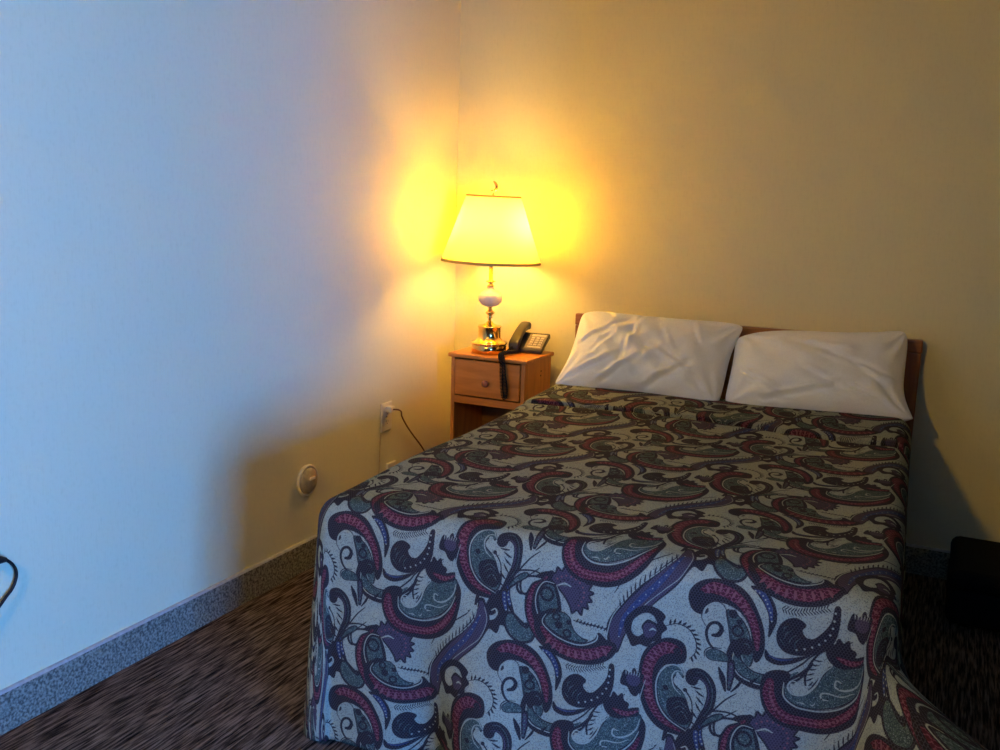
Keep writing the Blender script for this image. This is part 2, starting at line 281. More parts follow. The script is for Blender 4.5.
# ------------------------------------------------------------------ woven paisley, computed here in cloth millimetres
PX, PY, SHIFT = 455, 460, 230            # one column, its height, and the half-drop of the next column
RES = 1.6                                # pixels per millimetre
TW, TH = int(2*PX*RES), int(PY*RES)
PAL = {'g': (.262, .266, .188), 'k': (.018, .013, .013), 'r': (.065, .015, .019), 'p': (.16, .06, .062), 't': (.052, .072, .056),
       'l': (.25, .26, .19), 'n': (.028, .036, .075), 'v': (.040, .028, .040)}
MOTIF = """Fk|476,151,467,190,453,202,472,212,470,231,487,228,495,249,509,230,528,237,535,217,551,214,548,178,539,143,511,135|1.6
Sl|543,108,518,124,495,152,488,181,499,202,515,203,526,191,522,181,512,187|8,28,24,18.4,14.4,10.4,5.6,3.2,2
Sk|521,174,534,181,533,197,520,209|2,5.6,4.8,1.6
Ft|552,186,546,205,556,231,580,248,608,244,619,226,614,209,593,204,574,190,564,183|3.6
Sk|569,189,583,204,598,212,603,204,596,201|2,4,5.6,4.8,2.4
Sk|554,103,548,136,557,167,569,187|12,16,13.6,3.2
Sn|555,108,549,136,557,164|6.4,9.6,6.4
Bl|555,112,550,138,557,162|6,2
Sk|941,-59,943,-18,919,29,877,75,838,122,811,167,807,216|20,44,49.6,48,49.6,48,24
Sv|941,-55,943,-18,921,28,879,75,841,121,813,166,809,211|12,34.4,40,39.2,40,38.4,16
Sl|931,-53,924,-14,894,25,855,62,820,108,797,148,787,203|2,2.4,2.4,2.4,2.4,2.4,2
Sl|949,-48,957,-16,942,28,912,59,870,102,839,147,829,197|1.2,1.6,1.6,1.6,1.6,1.6,1.2
Sn|939,-25,911,30,865,86,826,141,816,187|4,12,14.4,12,4
Bl|939,-25,911,30,865,86,826,141,816,187|13,1.6
Sk|936,-49,907,-24,865,10,825,47,802,86|1.6,2.8,2.8,2.8,1.6
Sg|926,-42,908,-11,874,23,839,57,811,97,800,112|12,17.6,20,20,17.6,4
Tk|923,-35,906,-5,872,31,837,68,810,108|13,14.4,3.6,-1,1
Fv|650,81,652,66,663,68,667,54,678,60,686,47,696,58,706,48,711,61,724,54,725,67,737,64,736,78,749,79,743,93,754,98,744,107,751,118,740,123,743,137,731,136,728,154,717,145,706,154,701,140,687,118,669,100|2.8
Bp|668,80,689,69,714,75,730,92,731,114,721,133|11,2.4
Bk|675,85,690,78,710,85,721,98,722,115,714,130|10,2
Sl|668,96,686,90,702,93|1.2,8.8,1.2
Sk|673,96,686,92,697,93|0.8,2.4,0.8
Fk|656,68,629,76,609,97,597,126,595,167,607,206,631,237,663,257,709,265,752,259,742,234,711,214,683,185,676,133,663,95,652,86|3.2
Sr|643,82,616,102,605,134,604,170,616,204,640,233,672,250,717,256|5.6,9.6,11.2,12.8,14.4,15.2,15.2,8
Bp|606,138,604,170,616,204,640,233,672,250,717,256|20,2.4
Sl|661,93,639,93,624,112,618,140,624,170,641,203,666,224,707,238,738,235|1.6,2.4,2.8,2.8,2.8,2.8,2.4,2,1.2
Ft|659,100,641,100,630,115,626,138,633,169,647,197,673,218,703,230,679,199,672,151,666,117|0
Bk|645,121|1,18.4
Bk|659,167|1,14.8
Bk|680,200|1,9.6
Bt|645,121|1,12
Bt|659,167|1,8.8
Bk|642,115,649,123,657,163,662,171|6,1.6
Sl|666,95,680,127,689,166,701,199,715,213|1.2,2.8,3.2,2.8,1.2
Sk|554,94,579,78,615,73,639,83|2,4,4,2.4
Fl|589,92,616,85,634,88,610,104,595,131,583,127,580,107|3.2
Sk|575,102,572,120,581,132,595,129|2.4,6.4,6.4,2.4
Fk|964,196,959,176,944,168,920,170,894,187,875,213,867,250,868,294,878,336,896,366,925,385,976,385,978,374,957,368,931,353,911,327,902,290,904,254,921,228,947,220,961,212|3.6
Sr|950,192,925,189,900,207,885,241,884,281,892,319,908,350,932,368,961,378|14.4,27.2,25.6,24.8,22.4,20,16.8,12.8,4.8
Tp|945,186,920,181,893,202,876,243,875,283,884,325|11,16,5.2,-1,0.1
Bp|887,298,894,323,908,350,932,369|9,2.4
Bk|946,193|1,8.8
Ft|963,249,955,229,938,227,919,239,908,264,906,293,914,326,937,353,973,368,986,347,985,316,970,290,951,277,940,265,945,250|2
Sl|964,246,953,228,935,227,918,240,906,264,904,293,912,329,935,357,975,374|1.6,3.2,3.2,3.2,3.2,3.2,3.2,3.2,1.6
Sl|961,238,946,239,938,254,943,277,959,292|1.2,2.8,3.2,2.8,1.6
Fk|931,313,948,300,971,300,984,317,983,343,970,360,948,355,933,339|1.6
St|941,319,957,308,974,319|1.2,2,1.2
St|944,331,960,319,977,332|1.2,2,1.2
St|951,343,964,331,976,345|1.2,2,1.2
Bk|925,284|1,6.4
Bk|916,273,921,298,932,300|5,1.6
Fg|949,241,961,253,969,273,987,299,983,326,970,294,955,276,946,261|0
Bk|968,278|1,4.8
Sk|968,278,983,300,987,333|4,2.8,2
Sk|981,250,983,239,1000,233,1018,247,1025,271,1021,303,1007,332,991,363|28,28.8,24.8,22.4,20.8,20,15.2,5.6
St|988,231,1004,230,1020,247,1027,271,1024,302,1011,329|0.8,1.6,2,2,1.6,0.8
Sv|983,245,1001,243,1015,257,1019,282,1013,309|1.2,2.4,3.2,3.2,1.2
Tk|1000,263,1009,280,1008,306,997,335,993,358|6,18.4,4.8,1,-0.7
Sk|970,386,993,358,1026,314,1054,277,1076,256|4,4,3.6,3.2,2
Sk|990,381,1012,353,1042,327,1079,294|3.6,3.6,3.2,2
Ft|1006,354,1015,335,1034,317,1051,311,1050,321,1027,338|2
Sk|996,362,996,383,1004,412|18.4,16.8,12
Sn|997,370,998,387,1003,408|10.4,10.4,5.6
Bl|997,370,998,387,1003,408|5,2
Sk|916,141,942,130,968,137,984,160,985,185,972,205|1.2,2,2.4,2.4,2,1.2
Tk|922,137,942,130,968,137,984,160,985,185,974,202|13,10.4,5.2,-1,0.6
Fk|828,162,831,140,849,117,871,104,895,105,915,118,911,133,920,146,909,160,908,179,892,181,880,196,863,194,847,202,838,186|1.6
Fg|843,159,848,139,868,121,888,121,899,138,891,136,877,134,865,152,870,166,858,177,846,172|0
Fv|869,149,881,140,896,145,899,160,887,175,873,174|1.2
Sl|882,159,890,153,898,156|1.2,5.6,1.2
Fk|1003,90,985,95,971,85,965,61,975,40,996,26,1026,20,1057,25,1085,42,1106,73,1120,111,1122,151,1110,175,1104,147,1096,108,1077,79,1049,65,1018,63,1001,76|3.6
Sr|990,48,1012,38,1043,42,1071,56,1094,83,1107,118,1111,149|10.4,23.2,24,21.6,18.4,16,6.4
Tp|993,38,1019,28,1049,34,1076,50,1095,75|8,16.8,6,1,0
Bp|1079,62,1096,87,1107,118,1111,145|9,2.4
Bk|986,61|1,13.6
Ft|1044,78,1068,86,1086,106,1098,136,1104,168,1098,190,1081,196,1063,182,1055,142,1048,106|1.6
Bk|1057,84|1,9.6
Bk|1071,99|1,6.4
Bk|1069,118|1,13.6
Bt|1069,118|1,8
Bk|1083,139,1090,159,1067,152,1095,174,1057,91|8,2
Sl|1008,115,997,102,1000,83,1017,70,1034,78,1045,106,1053,146,1063,182|2,4,4.4,4.4,4,3.6,3.6,2
Sk|1005,124,993,105,994,82,1012,66,1036,69,1050,101,1059,145,1067,181|1.2,1.6,1.6,1.6,1.6,1.6,1.6,1.2
Sk|1018,139,1030,135,1036,121,1027,110,1012,115,1005,134,1011,156,1027,171,1047,173|5.6,10.4,9.6,7.2,6.4,6.4,5.6,4,2
Sk|1064,143,1064,169,1070,192,1084,210,1108,219,1138,220,1171,209,1199,188,1221,156|12,29.6,33.6,33.6,32,24,17.6,12,4
St|1071,159,1071,177,1079,194,1095,205,1119,210,1141,209,1167,201,1194,181|5.6,16,20,20,19.2,13.6,9.6,3.2
Sl|1064,164,1064,190,1077,212,1100,221,1131,223,1167,212,1199,190|1.2,2.4,2.8,2.8,2.4,2,1.2
Sl|1081,169,1088,186,1110,195,1140,197,1169,187|1.2,2.4,2.4,2,1.2
Bk|1078,174,1087,192,1107,204,1133,206|12,1.6
Fk|1061,153,1075,133,1094,133,1102,147,1096,163,1081,165,1072,175|1.6
St|1080,144,1091,142,1096,151|1.2,2.4,1.2
Sk|1061,190,1062,215,1060,250|16,17.6,8
Sv|1061,194,1062,215,1060,243|8,9.6,3.2
Bt|1061,199,1061,220,1060,245|6,2.8
Sk|1036,207,1045,228,1053,256|3.2,13.6,4
Sk|1087,218,1079,236,1065,255|1.6,6.4,2.4
Sk|1117,210,1106,221,1101,231|1.2,7.2,1.6
Sk|1005,191,1004,178,1015,167,1039,164|1.2,2.4,2.4,1.2
Ft|1007,180,1023,168,1047,173,1054,188,1033,193,1013,193|1.2
Fk|1135,-78,1106,-70,1083,-56,1075,-38,1079,-11,1098,11,1125,28,1163,38,1198,37,1233,26,1259,4,1264,-20,1242,-27,1226,-40,1218,-23,1188,-7,1155,-8,1121,-19,1096,-36,1098,-55|3.6
Sr|1091,-26,1111,-5,1138,11,1172,18,1207,13,1238,-3,1254,-14|8,17.6,24,26.4,26.4,22.4,6.4
Tp|1107,-9,1131,5,1160,12,1193,10,1224,0,1241,-9|9,18.4,7.6,1,0
Sl|1100,-61,1092,-46,1096,-33,1122,-15,1155,-5,1188,-5,1217,-20,1223,-35,1214,-42|1.6,2.4,2.8,3.2,3.2,3.2,3.2,2.8,1.6
Ft|1102,-58,1125,-71,1146,-72,1160,-59,1167,-36,1186,-22,1201,-19,1187,-11,1155,-12,1121,-23,1098,-41|1.6
Bk|1125,-60|1,10.4
Bk|1131,-41|1,9.6
Bk|1152,-25|1,11.2
Bk|1155,-52|1,6.4
Bt|1125,-60|1,5.6
Bt|1152,-25|1,6
Sl|1146,-75,1160,-64,1166,-46,1182,-29,1204,-26,1219,-36|1.6,3.2,3.6,3.6,3.2,1.6
Fg|1167,-56,1184,-53,1233,-51,1236,-42,1222,-45,1210,-39,1193,-31,1174,-40|0
Tk|1169,-58,1191,-54,1216,-53,1240,-50|9,9.6,4,-1,0.4
Sk|1165,-60,1191,-57,1215,-57,1244,-55|1.6,3.2,3.2,1.6
Sk|1089,21,1112,31,1131,55,1137,82,1132,116|4.8,20,20,16,3.2
Sn|1095,26,1114,34,1129,57,1134,81|2.4,11.2,11.2,4.8
Bl|1097,28,1114,36,1129,60,1135,83|9,1.8
Tk|1149,51,1178,54,1210,45,1241,32|16,8.8,2.4,1,0.7
Tk|1149,51,1178,54,1210,45,1241,32|16,8.8,2.4,-1,0.7
Fk|1199,74,1182,67,1163,75,1150,95,1149,120,1161,138,1181,144,1206,140,1234,129,1254,106,1263,74,1263,31,1254,29,1251,57,1239,81,1221,102,1207,105,1197,97,1195,87,1200,80|2
St|1160,101,1161,91,1169,85|0.8,2.4,0.8
St|1162,115,1166,102,1175,94|0.8,2.4,0.8
St|1172,123,1176,110,1185,102|0.8,2.4,0.8
St|1184,130,1185,117,1193,108|0.8,2.4,0.8
St|1165,128,1157,120,1155,116|0.8,2.4,0.8
Bl|1188,133,1212,124,1236,106,1251,81,1255,40|9,2.4
Sk|1128,146,1135,161,1157,165,1186,156,1214,140|3.2,14.4,16,11.2,2.4
Sn|1134,156,1157,161,1182,155|1.6,4.8,1.6
Sk|1291,92,1224,135,1201,161,1170,187,1138,199,1104,197,1079,177|2,3.2,3.6,3.6,3.2,3.2,2
Sk|1231,131,1215,161,1209,192,1217,214,1236,185,1254,154|4,4.8,4.8,3.2,2.4,1.6
Tk|1225,145,1214,170,1212,195,1217,210|6,13.6,3.6,-1,-0.6
Fk|1174,186,1148,188,1130,203,1126,233,1135,269,1160,296,1198,306,1242,305,1284,285,1319,249,1335,200,1338,160,1327,143,1320,188,1302,217,1276,242,1242,257,1206,260,1179,245,1167,223,1177,202|3.6
Sr|1142,212,1141,238,1154,268,1182,286,1219,288,1251,282,1282,263,1310,231,1328,190|16,24,24,23.2,20,18.4,17.6,15.2,4.8
Bp|1143,216,1145,241,1158,269,1186,285,1219,288,1251,282,1282,263,1310,231|26,3.2
Bk|1143,216,1141,242,1154,274,1182,293,1220,296|16,1.6
Bk|1162,195|1,10.4
Ft|1169,210,1174,237,1194,253,1223,256,1252,248,1282,232,1308,207,1323,179,1330,138,1308,131,1281,138,1258,153,1242,179,1230,207,1210,228,1192,233,1179,224|1.6
Sl|1169,208,1171,238,1194,257,1224,260,1252,254,1285,236,1312,206,1326,175|1.6,3.2,3.6,3.6,3.6,3.6,3.2,1.6
Sl|1195,203,1183,203,1177,218,1190,231,1212,226,1230,203,1242,173,1259,152|2,3.6,4,4.4,4.4,4,3.6,1.6
Fg|1181,209,1194,208,1205,209,1223,205,1210,221,1192,226|0
Sl|1280,184,1269,181,1268,195,1283,199,1303,190,1320,170,1327,144|1.6,3.6,4,4.4,4,3.2,1.6
Sl|1257,228,1244,228,1243,217,1256,213,1281,213,1304,200|1.6,3.6,3.6,3.2,2.8,1.2
Sl|1197,248,1208,247,1214,250|1.2,3.2,1.2
Sl|1223,246,1228,248,1233,241|1.2,2.8,1.2
Bk|1263,170,1282,153,1303,144,1298,174,1284,173,1267,218,1232,231|16,1.6
Fk|1244,116,1250,103,1260,105,1266,91,1276,99,1285,91,1289,106,1300,113,1299,125,1314,120,1324,119,1322,136,1303,144,1282,151,1264,150,1249,137|1.6
Sr|1266,131,1281,136,1298,137,1322,126|4.8,12,12,3.2
Bp|1274,133,1295,138,1315,130|6,2.4
Fk|1283,46,1289,33,1300,39,1309,25,1316,35,1330,36,1328,52,1335,66,1324,76,1315,90,1304,85,1296,71,1281,66|1.6
Bv|1308,52|1,16
Tg|1290,43,1303,42,1321,44|6,12,2.4,-1,0
Sl|1335,46,1325,92,1325,131|1.2,2,1.2"""

def make_pattern():
    rng = np.random.default_rng(3)
    img = np.empty((TH, TW, 3)); img[:] = PAL['g']
    lab = np.zeros((TH, TW), np.uint8)      # which colour lies where, for the engraved filling below
    codes = {tuple(v_): i_ for i_, v_ in enumerate(PAL.values())}
    SS = 2
    def fillpoly(pts, c):
        P = np.array(pts)*RES
        lx, ly = P.min(0); hx, hy = P.max(0)
        pw = int(hx-lx)+4; ph = int(hy-ly)+4
        acc = np.zeros((ph*SS+1, pw*SS+2), np.int32)
        ox, oy = math.floor(lx)-1, math.floor(ly)-1
        Q = (P-(ox, oy))*SS
        for (x0, y0), (x1, y1) in zip(Q, np.roll(Q, -1, 0)):
            if y0 == y1: continue
            sg = 1
            if y0 > y1: x0, y0, x1, y1, sg = x1, y1, x0, y0, -1
            a = int(math.ceil(y0-.5)); b = int(math.ceil(y1-.5))
            if b <= a: continue
            rr = np.arange(a, b)
            xx = x0+(rr+.5-y0)*(x1-x0)/(y1-y0)
            np.add.at(acc, (np.clip(rr, 0, ph*SS), np.clip(np.ceil(xx-.5).astype(int), 0, pw*SS+1)), sg)
        cov = (np.cumsum(acc, 1) != 0).astype(float)[:ph*SS, :pw*SS]
        cov = cov.reshape(ph, SS, pw, SS).mean((1, 3))
        for i in (0, 1):
            yy = (np.arange(ph)+oy+int(round(i*SHIFT*RES))) % TH
            xx = (np.arange(pw)+ox+int(round(i*PX*RES))) % TW
            ix = np.ix_(yy, xx)
            img[ix] = img[ix]*(1-cov[..., None])+np.array(c)*cov[..., None]
            lb = lab[ix]; lb[cov > .5] = codes[tuple(c)]; lab[ix] = lb
    def strokef(P, W, c, closed=False):
        pts = spline(P, 7, closed); n = len(pts); pts = np.array(pts)
        if closed: pts = np.vstack([pts, pts[:1]]); n += 1
        w = np.interp(np.linspace(0, len(W)-1, n), np.arange(len(W)), W) if len(W) > 1 else np.full(n, W[0])
        t = np.gradient(pts, axis=0); t /= np.maximum(np.linalg.norm(t, axis=1, keepdims=True), 1e-6)
        nn = np.stack([-t[:, 1], t[:, 0]], 1)
        L = pts+nn*w[:, None]/2; R = pts-nn*w[:, None]/2
        if closed:
            # ring of short overlapping pieces
            for i in range(0, n-1, 2):
                j = min(i+3, n)
                fillpoly(list(L[i:j])+list(R[i:j][::-1]), c)
        else:
            fillpoly(list(L)+list(R[::-1]), c)
            for i in (0, n-1):
                r = w[i]/2
                if r > .6: fillpoly([pts[i]+r*np.array([math.cos(a), math.sin(a)]) for a in np.linspace(0, 2*PI, 13)[:-1]], c)
    for ln in MOTIF.strip().split('\n'):
        op, pc, ar = ln.split('|')
        v = list(map(float, pc.split(','))); P = [(v[i], v[i+1]) for i in range(0, len(v), 2)]
        A = list(map(float, ar.split(','))); c = PAL[op[1]]
        if op[0] == 'F':
            fillpoly(spline(P, 6, True), c)
            if A[0] > 0: strokef(P, [A[0]*1.6], PAL['k'], True)
        elif op[0] == 'S':
            strokef(P, A, c)
        elif op[0] == 'B':
            n = int(A[0]); r = A[1]
            Q = [P[0]] if n == 1 or len(P) == 1 else None
            if Q is None:
                s = np.array(spline(P, 8)); d = np.r_[0, np.cumsum(np.linalg.norm(np.diff(s, axis=0), axis=1))]
                u = np.linspace(0, d[-1], n); Q = list(zip(np.interp(u, d, s[:, 0]), np.interp(u, d, s[:, 1])))
            for q in Q:
                fillpoly([(q[0]+r*math.cos(a), q[1]+r*math.sin(a)) for a in np.linspace(0, 2*PI, 15)[:-1]], c)
        elif op[0] == 'T':
            n, l, w, sg, sl = A
            s = np.array(spline(P, 8)); d = np.r_[0, np.cumsum(np.linalg.norm(np.diff(s, axis=0), axis=1))]
            for u in np.linspace(.04, .96, int(n))*d[-1]:
                x = np.interp(u, d, s[:, 0]); y = np.interp(u, d, s[:, 1])
                x2 = np.interp(u+2, d, s[:, 0]); y2 = np.interp(u+2, d, s[:, 1])
                x1 = np.interp(u-2, d, s[:, 0]); y1 = np.interp(u-2, d, s[:, 1])
                t = np.array([x2-x1, y2-y1]); t /= max(np.linalg.norm(t), 1e-6)
                nn = np.array([-t[1], t[0]])*sg
                e = nn*l+t*l*sl; p = np.array([x, y])
                strokef([p, p+e*.5+t*l*.06, p+e], [w*.5, w, w*.2], c)
    # engraving: scallops inside the dark shapes, dots on the ground that crowd towards the shapes
    yy, xx = np.mgrid[0:TH, 0:TW]/RES
    def scallop(px_, py_, lw):
        row = np.floor(yy/py_); u = (xx+(row % 2)*px_/2) % px_-px_/2; v = yy % py_
        return np.abs(np.hypot(u, v*.9)-px_*.46) < lw
    sc1 = scallop(455/70, 460/92, .55); sc2 = scallop(455/50, 460/60, .8)
    key = list(PAL)
    def where(ch, mask, col, amt):
        m_ = (lab == key.index(ch)) & mask
        img[m_] = img[m_]*(1-amt)+np.array(col)*amt
    rnd = rng.random((TH//2, TW//2)).repeat(2, 0).repeat(2, 1)
    where('k', sc1, (.058, .052, .056), .8)
    where('v', sc1, (.085, .068, .078), .9)
    where('r', sc2, (.20, .062, .078), .8); where('r', rnd < .12, (.03, .01, .012), .8)
    where('t', rnd < .30, (.020, .026, .030), .85); where('t', (rnd > .30) & (rnd < .42), (.22, .25, .22), .7)
    where('n', rnd < .2, (.08, .09, .13), .8)
    dark = (lab != 0).astype(float)
    kx = np.fft.fftfreq(TW)[None, :]; ky = np.fft.fftfreq(TH)[:, None]
    halo = np.fft.ifft2(np.fft.fft2(dark)*np.exp(-2*(PI*7*RES)**2*(kx**2+ky**2))).real
    where('g', rnd < .10+.75*np.clip(halo-.35, 0, 1)**1.3, (.05, .055, .06), .85)
    where('g', (rnd > .9), (.16, .19, .18), .7)
    where('l', rnd < .16, (.07, .08, .08), .7)
    g = rng.normal(1, .10, (TH, TW, 1))
    img = np.clip(img*g, 0, 1)
    return img

def bedspread_mat():
    pat = make_pattern()
    im = bpy.data.images.new('paisley_weave', TW, TH, alpha=False, float_buffer=False)
    srgb = np.where(pat <= .0031308, pat*12.92, 1.055*np.power(np.maximum(pat, 1e-6), 1/2.4)-.055)
    buf = np.ones((TH, TW, 4), np.float32); buf[..., :3] = srgb[::-1]
    im.pixels.foreach_set(buf.ravel()); im.update(); im.pack()
    m, nt, b, out = new_mat('paisley_jacquard')
    uv = N(nt, 'ShaderNodeUVMap'); uv.uv_map = 'cloth'
    tx = N(nt, 'ShaderNodeTexImage'); tx.image = im; tx.extension = 'REPEAT'; tx.interpolation = 'Cubic'
    nt.links.new(uv.outputs[0], tx.inputs['Vector'])
    nt.links.new(tx.outputs['Color'], b.inputs['Base Color'])
    b.inputs['Roughness'].default_value = .85; b.inputs['Specular IOR Level'].default_value = .06
    no = N(nt, 'ShaderNodeTexNoise', Scale=9.0, Detail=4)
    tc = N(nt, 'ShaderNodeTexCoord'); nt.links.new(tc.outputs['Object'], no.inputs['Vector'])
    bw = N(nt, 'ShaderNodeRGBToBW'); nt.links.new(tx.outputs['Color'], bw.inputs[0])
    b1 = N(nt, 'ShaderNodeBump', Strength=.35, Distance=.03); nt.links.new(no.outputs['Fac'], b1.inputs['Height'])
    b2 = N(nt, 'ShaderNodeBump', Strength=.25, Distance=.0015); nt.links.new(bw.outputs[0], b2.inputs['Height'])
    nt.links.new(b1.outputs['Normal'], b2.inputs['Normal']); nt.links.new(b2.outputs['Normal'], b.inputs['Normal'])
    return m

# ------------------------------------------------------------------ the room
RX, RY, RZ = 4.2, -5.3, 2.5
T = .1
WY0, WY1, WZ0, WZ1 = WIN
boxes('floor', [(-T, RX+T, RY-T, T, -.1, 0)], M['carpet'], kind='structure')
boxes('ceiling', [(-T, RX+T, RY-T, T, RZ, RZ+.1)], M['ceiling'], kind='structure')
boxes('wall_left', [(-T, 0, RY, 0, 0, RZ)], M['wall'], kind='structure')
boxes('wall_back', [(-T, RX+T, 0, T, 0, RZ)], M['wall'], kind='structure')
boxes('wall_front', [(-T, RX+T, RY-T, RY, 0, RZ)], M['panel'], kind='structure')
boxes('wall_right', [(RX, RX+T, RY, WY0, 0, RZ), (RX, RX+T, WY1, 0, 0, RZ), (RX, RX+T, WY0, WY1, 0, WZ0), (RX, RX+T, WY0, WY1, WZ1, RZ)], M['panel'], kind='structure')
boxes('light_blocker', [(BLOCK_X, RX, BLOCK_Y, BLOCK_Y+.1, 0, RZ)], M['panel'], kind='structure')  # added out of view to keep window light off the back wall
w1 = boxes('window_1', [(RX-.01, RX+.06, WY0, WY0+.05, WZ0, WZ1), (RX-.01, RX+.06, WY1-.05, WY1, WZ0, WZ1), (RX-.01, RX+.06, WY0, WY1, WZ0, WZ0+.05),
    (RX-.01, RX+.06, WY0, WY1, WZ1-.05, WZ1), (RX+.01, RX+.05, (WY0+WY1)/2-.02, (WY0+WY1)/2+.02, WZ0, WZ1)], M['ivory'], kind='structure')
boxes('window_pane', [(RX+.025, RX+.03, WY0+.05, WY1-.05, WZ0+.05, WZ1-.05)], M['glass'], w1)

# carpet cove: plinth with a rounded, slightly lighter top edge
def cove(name, prof_axis, a, b):
    bm = bmesh.new()
    prof = [(0, 0), (.016, 0), (.015, .03), (.012, .108), (.008, .114), (0, .115)]
    for s, e in ((a, b),):
        r1 = []; r2 = []
        for d, z in prof:
            if prof_axis == 'L': p = ((d, s, z), (d, e, z))
            elif prof_axis == 'B': p = ((s, -d, z), (e, -d, z))
            elif prof_axis == 'R': p = ((RX-d, s, z), (RX-d, e, z))
            else: p = ((s, RY+d, z), (e, RY+d, z))
            r1.append(bm.verts.new(p[0])); r2.append(bm.verts.new(p[1]))
        for i in range(len(prof)):
            j = (i+1) % len(prof)
            f = bm.faces.new((r1[i], r1[j], r2[j], r2[i]))
            if i in (3, 4): f.material_index = 1
        bm.faces.new(r1); bm.faces.new(r2[::-1])
    o = from_bm(name, bm, [M['base'], M['base_cap']])
    o['kind'] = 'structure'
    return o
cove('baseboard_left', 'L', RY, 0); cove('baseboard_back', 'B', .016, RX-.016); cove('baseboard_front', 'F', .016, RX-.016); cove('baseboard_right', 'R', RY, 0)

# ------------------------------------------------------------------ bed
BYAW = math.radians(1.995)
W, L, ZT = 1.372, 1.993, .667
bed = tag(empty('bed', (.669, -.11, 0), BYAW), 'double bed with oak headboard under a paisley spread', 'bed')
E = .045                                  # the cloth stands this far off the box spring
boxes('box_spring', [(E, W-E, -L+E+.06, -.03, .18, .40)], M['mattress'], bed, bevel=.02)
bm = bmesh.new(); box(bm, E-.01, W-E+.01, -L+E-.01, -.03, .405, ZT-.022)
from_bm('mattress', bm, M['mattress'], bed, bevel=.05)
boxes('bed_frame', [(E+.02, W-E-.02, -L+E+.05, -L+E+.09, .14, .18), (E+.02, W-E-.02, -.09, -.05, .14, .18), (E+.02, E+.06, -L+E+.05, -.05, .14, .18), (W-E-.06, W-E-.02, -L+E+.05, -.05, .14, .18)], M['steel'], bed)
for lx in (E+.05, W-E-.09):
    for ly in (-L+.30, -.12):
        boxes('leg', [(lx, lx+.04, ly, ly+.04, 0, .14)], M['steel'], bed, bevel=.004)
# headboard: posts, top rail, recessed dark panel
HZ = .936
hb = boxes('headboard', [(.075, W-.075, .004, .022, .35, HZ-.05)], M['oak_dark'], bed)
boxes('headboard_rail', [(-.012, W+.006, -.002, .030, HZ-.05, HZ)], M['oak_hb'], hb, bevel=.006)
boxes('headboard_post', [(-.010, .075, -.001, .028, 0, HZ-.05)], M['oak_hbv'], hb, bevel=.004)
boxes('headboard_post', [(W-.07, W+.003, -.001, .028, 0, HZ-.05)], M['oak_hbv'], hb, bevel=.004)

# ------------------------------------------------------------------ bedspread
def hump(y, x):
    """height added along the bed: a tuck line, then the roll of cloth under the pillows"""
    yg = -.655 + .035*math.exp(-((x-.70)/.35)**2) + .006*math.sin(x*9)
    t = y - yg
    if t < -.10: h = 0
    elif t < 0: h = -.017*math.exp(-(t/.011)**2) + .008*math.exp(-((t+.045)/.03)**2)
    else:
        s = min(1, t/.022)
        h = -.017*math.exp(-(t/.009)**2) + .017*min(1, t/.018) + .010*math.sin(min(1, t/.26)*PI/2)
        if t > .33: h -= .03*min(1, (t-.33)/.06)
    return h

def spread_pos(a, b):
    """a across the bed, b along it (0 at the head, negative towards the foot); both in cloth metres"""
    r = .06
    q = PI*r/2
    x0, x1, y0 = r, W-r, -L+r
    dx = max(0, x0-a, a-x1); dy = max(0, y0-b)
    sx = -1 if a < x0 else 1
    cx = min(max(a, x0), x1); cy = max(b, y0)
    d = max(dx, dy)
    und = .004*math.sin(a*7.1+b*3.0)+.003*math.sin(a*3.3-b*8.7+1.0)
    if d <= 0:
        yg = -.655 + .035*math.exp(-((a-.70)/.35)**2) + .006*math.sin(a*9)
        lip = -.024*math.exp(-((b-yg-.020)/.012)**2)     # the roll leans over the tuck line
        return (cx, cy+lip, ZT+hump(b, a)+und)
    if dx > 0 and dy > 0:
        ph = (dy/dx)*PI/4 if dy <= dx else PI/2-(dx/dy)*PI/4
        dirv = (sx*math.cos(ph), -math.sin(ph)); f = ph/(PI/2)
    elif dx > 0:
        dirv = (sx, 0); ph = 0; f = 0
    else:
        dirv = (0, -1); ph = PI/2; f = 1
    if d < q:
        out = r*math.sin(d/r); down = r*(1-math.cos(d/r)); k = 0
    else:
        out = r; down = r+(d-q); k = min(1, (d-q)/.54)
    corner = dx > 0 and dy > 0
    hm = hump(b, a)*max(0, 1-down/.12) + und*max(0, 1-down/.2)
    fl = 0.0; side = 0.0
    kk = k**1.25
    if sx < 0:
        if corner:   # left foot corner: hangs nearly straight
            fl += .030*k*math.sin(PI*f)+.012*k
    else:
        if corner:   # right foot corner: kicks out into a flared cone
            q_ = min(1, max(0, (k-.10)/.58)); q_ = q_*q_*(3-2*q_)
            fl += .66*q_*math.exp(-((f-.36)/.30)**2)
            fl += .02*math.sin(f*PI*4)*k
    if dy > 0 and dx == 0:
        s = a
        fl += -.075*math.exp(-((s-.33)/.075)**2)*k**2.2          # deep fold near the left corner
        fl += .050*math.exp(-((s-.50)/.10)**2)*kk
        fl += .018*math.sin((s-.55)*13)*kk*min(1, max(0, (s-.55)/.2))
        fl += -.035*math.exp(-((s-1.22)/.05)**2)*kk
        q_ = min(1, max(0, (k-.10)/.58))
        fl += .66*math.exp(-(.64/.30)**2)*q_*math.exp(-((s-W+.06)/.08)**2)
    if dx > 0 and dy == 0:
        fl += (.012*math.sin(b*11)+.008*math.sin(b*23+1))*kk
        if sx < 0: fl += .012*k
        if sx > 0:
            q_ = min(1, max(0, (k-.10)/.58)); q_ = q_*q_*(3-2*q_)
            fl += .02*kk + (.66*math.exp(-(.36/.30)**2)-.02*kk)*math.exp(-((b+L-.06)/.20)**2)*q_
    x = cx+dirv[0]*(out+fl); y = cy+dirv[1]*(out+fl)
    return (x, y, ZT-down+hm)

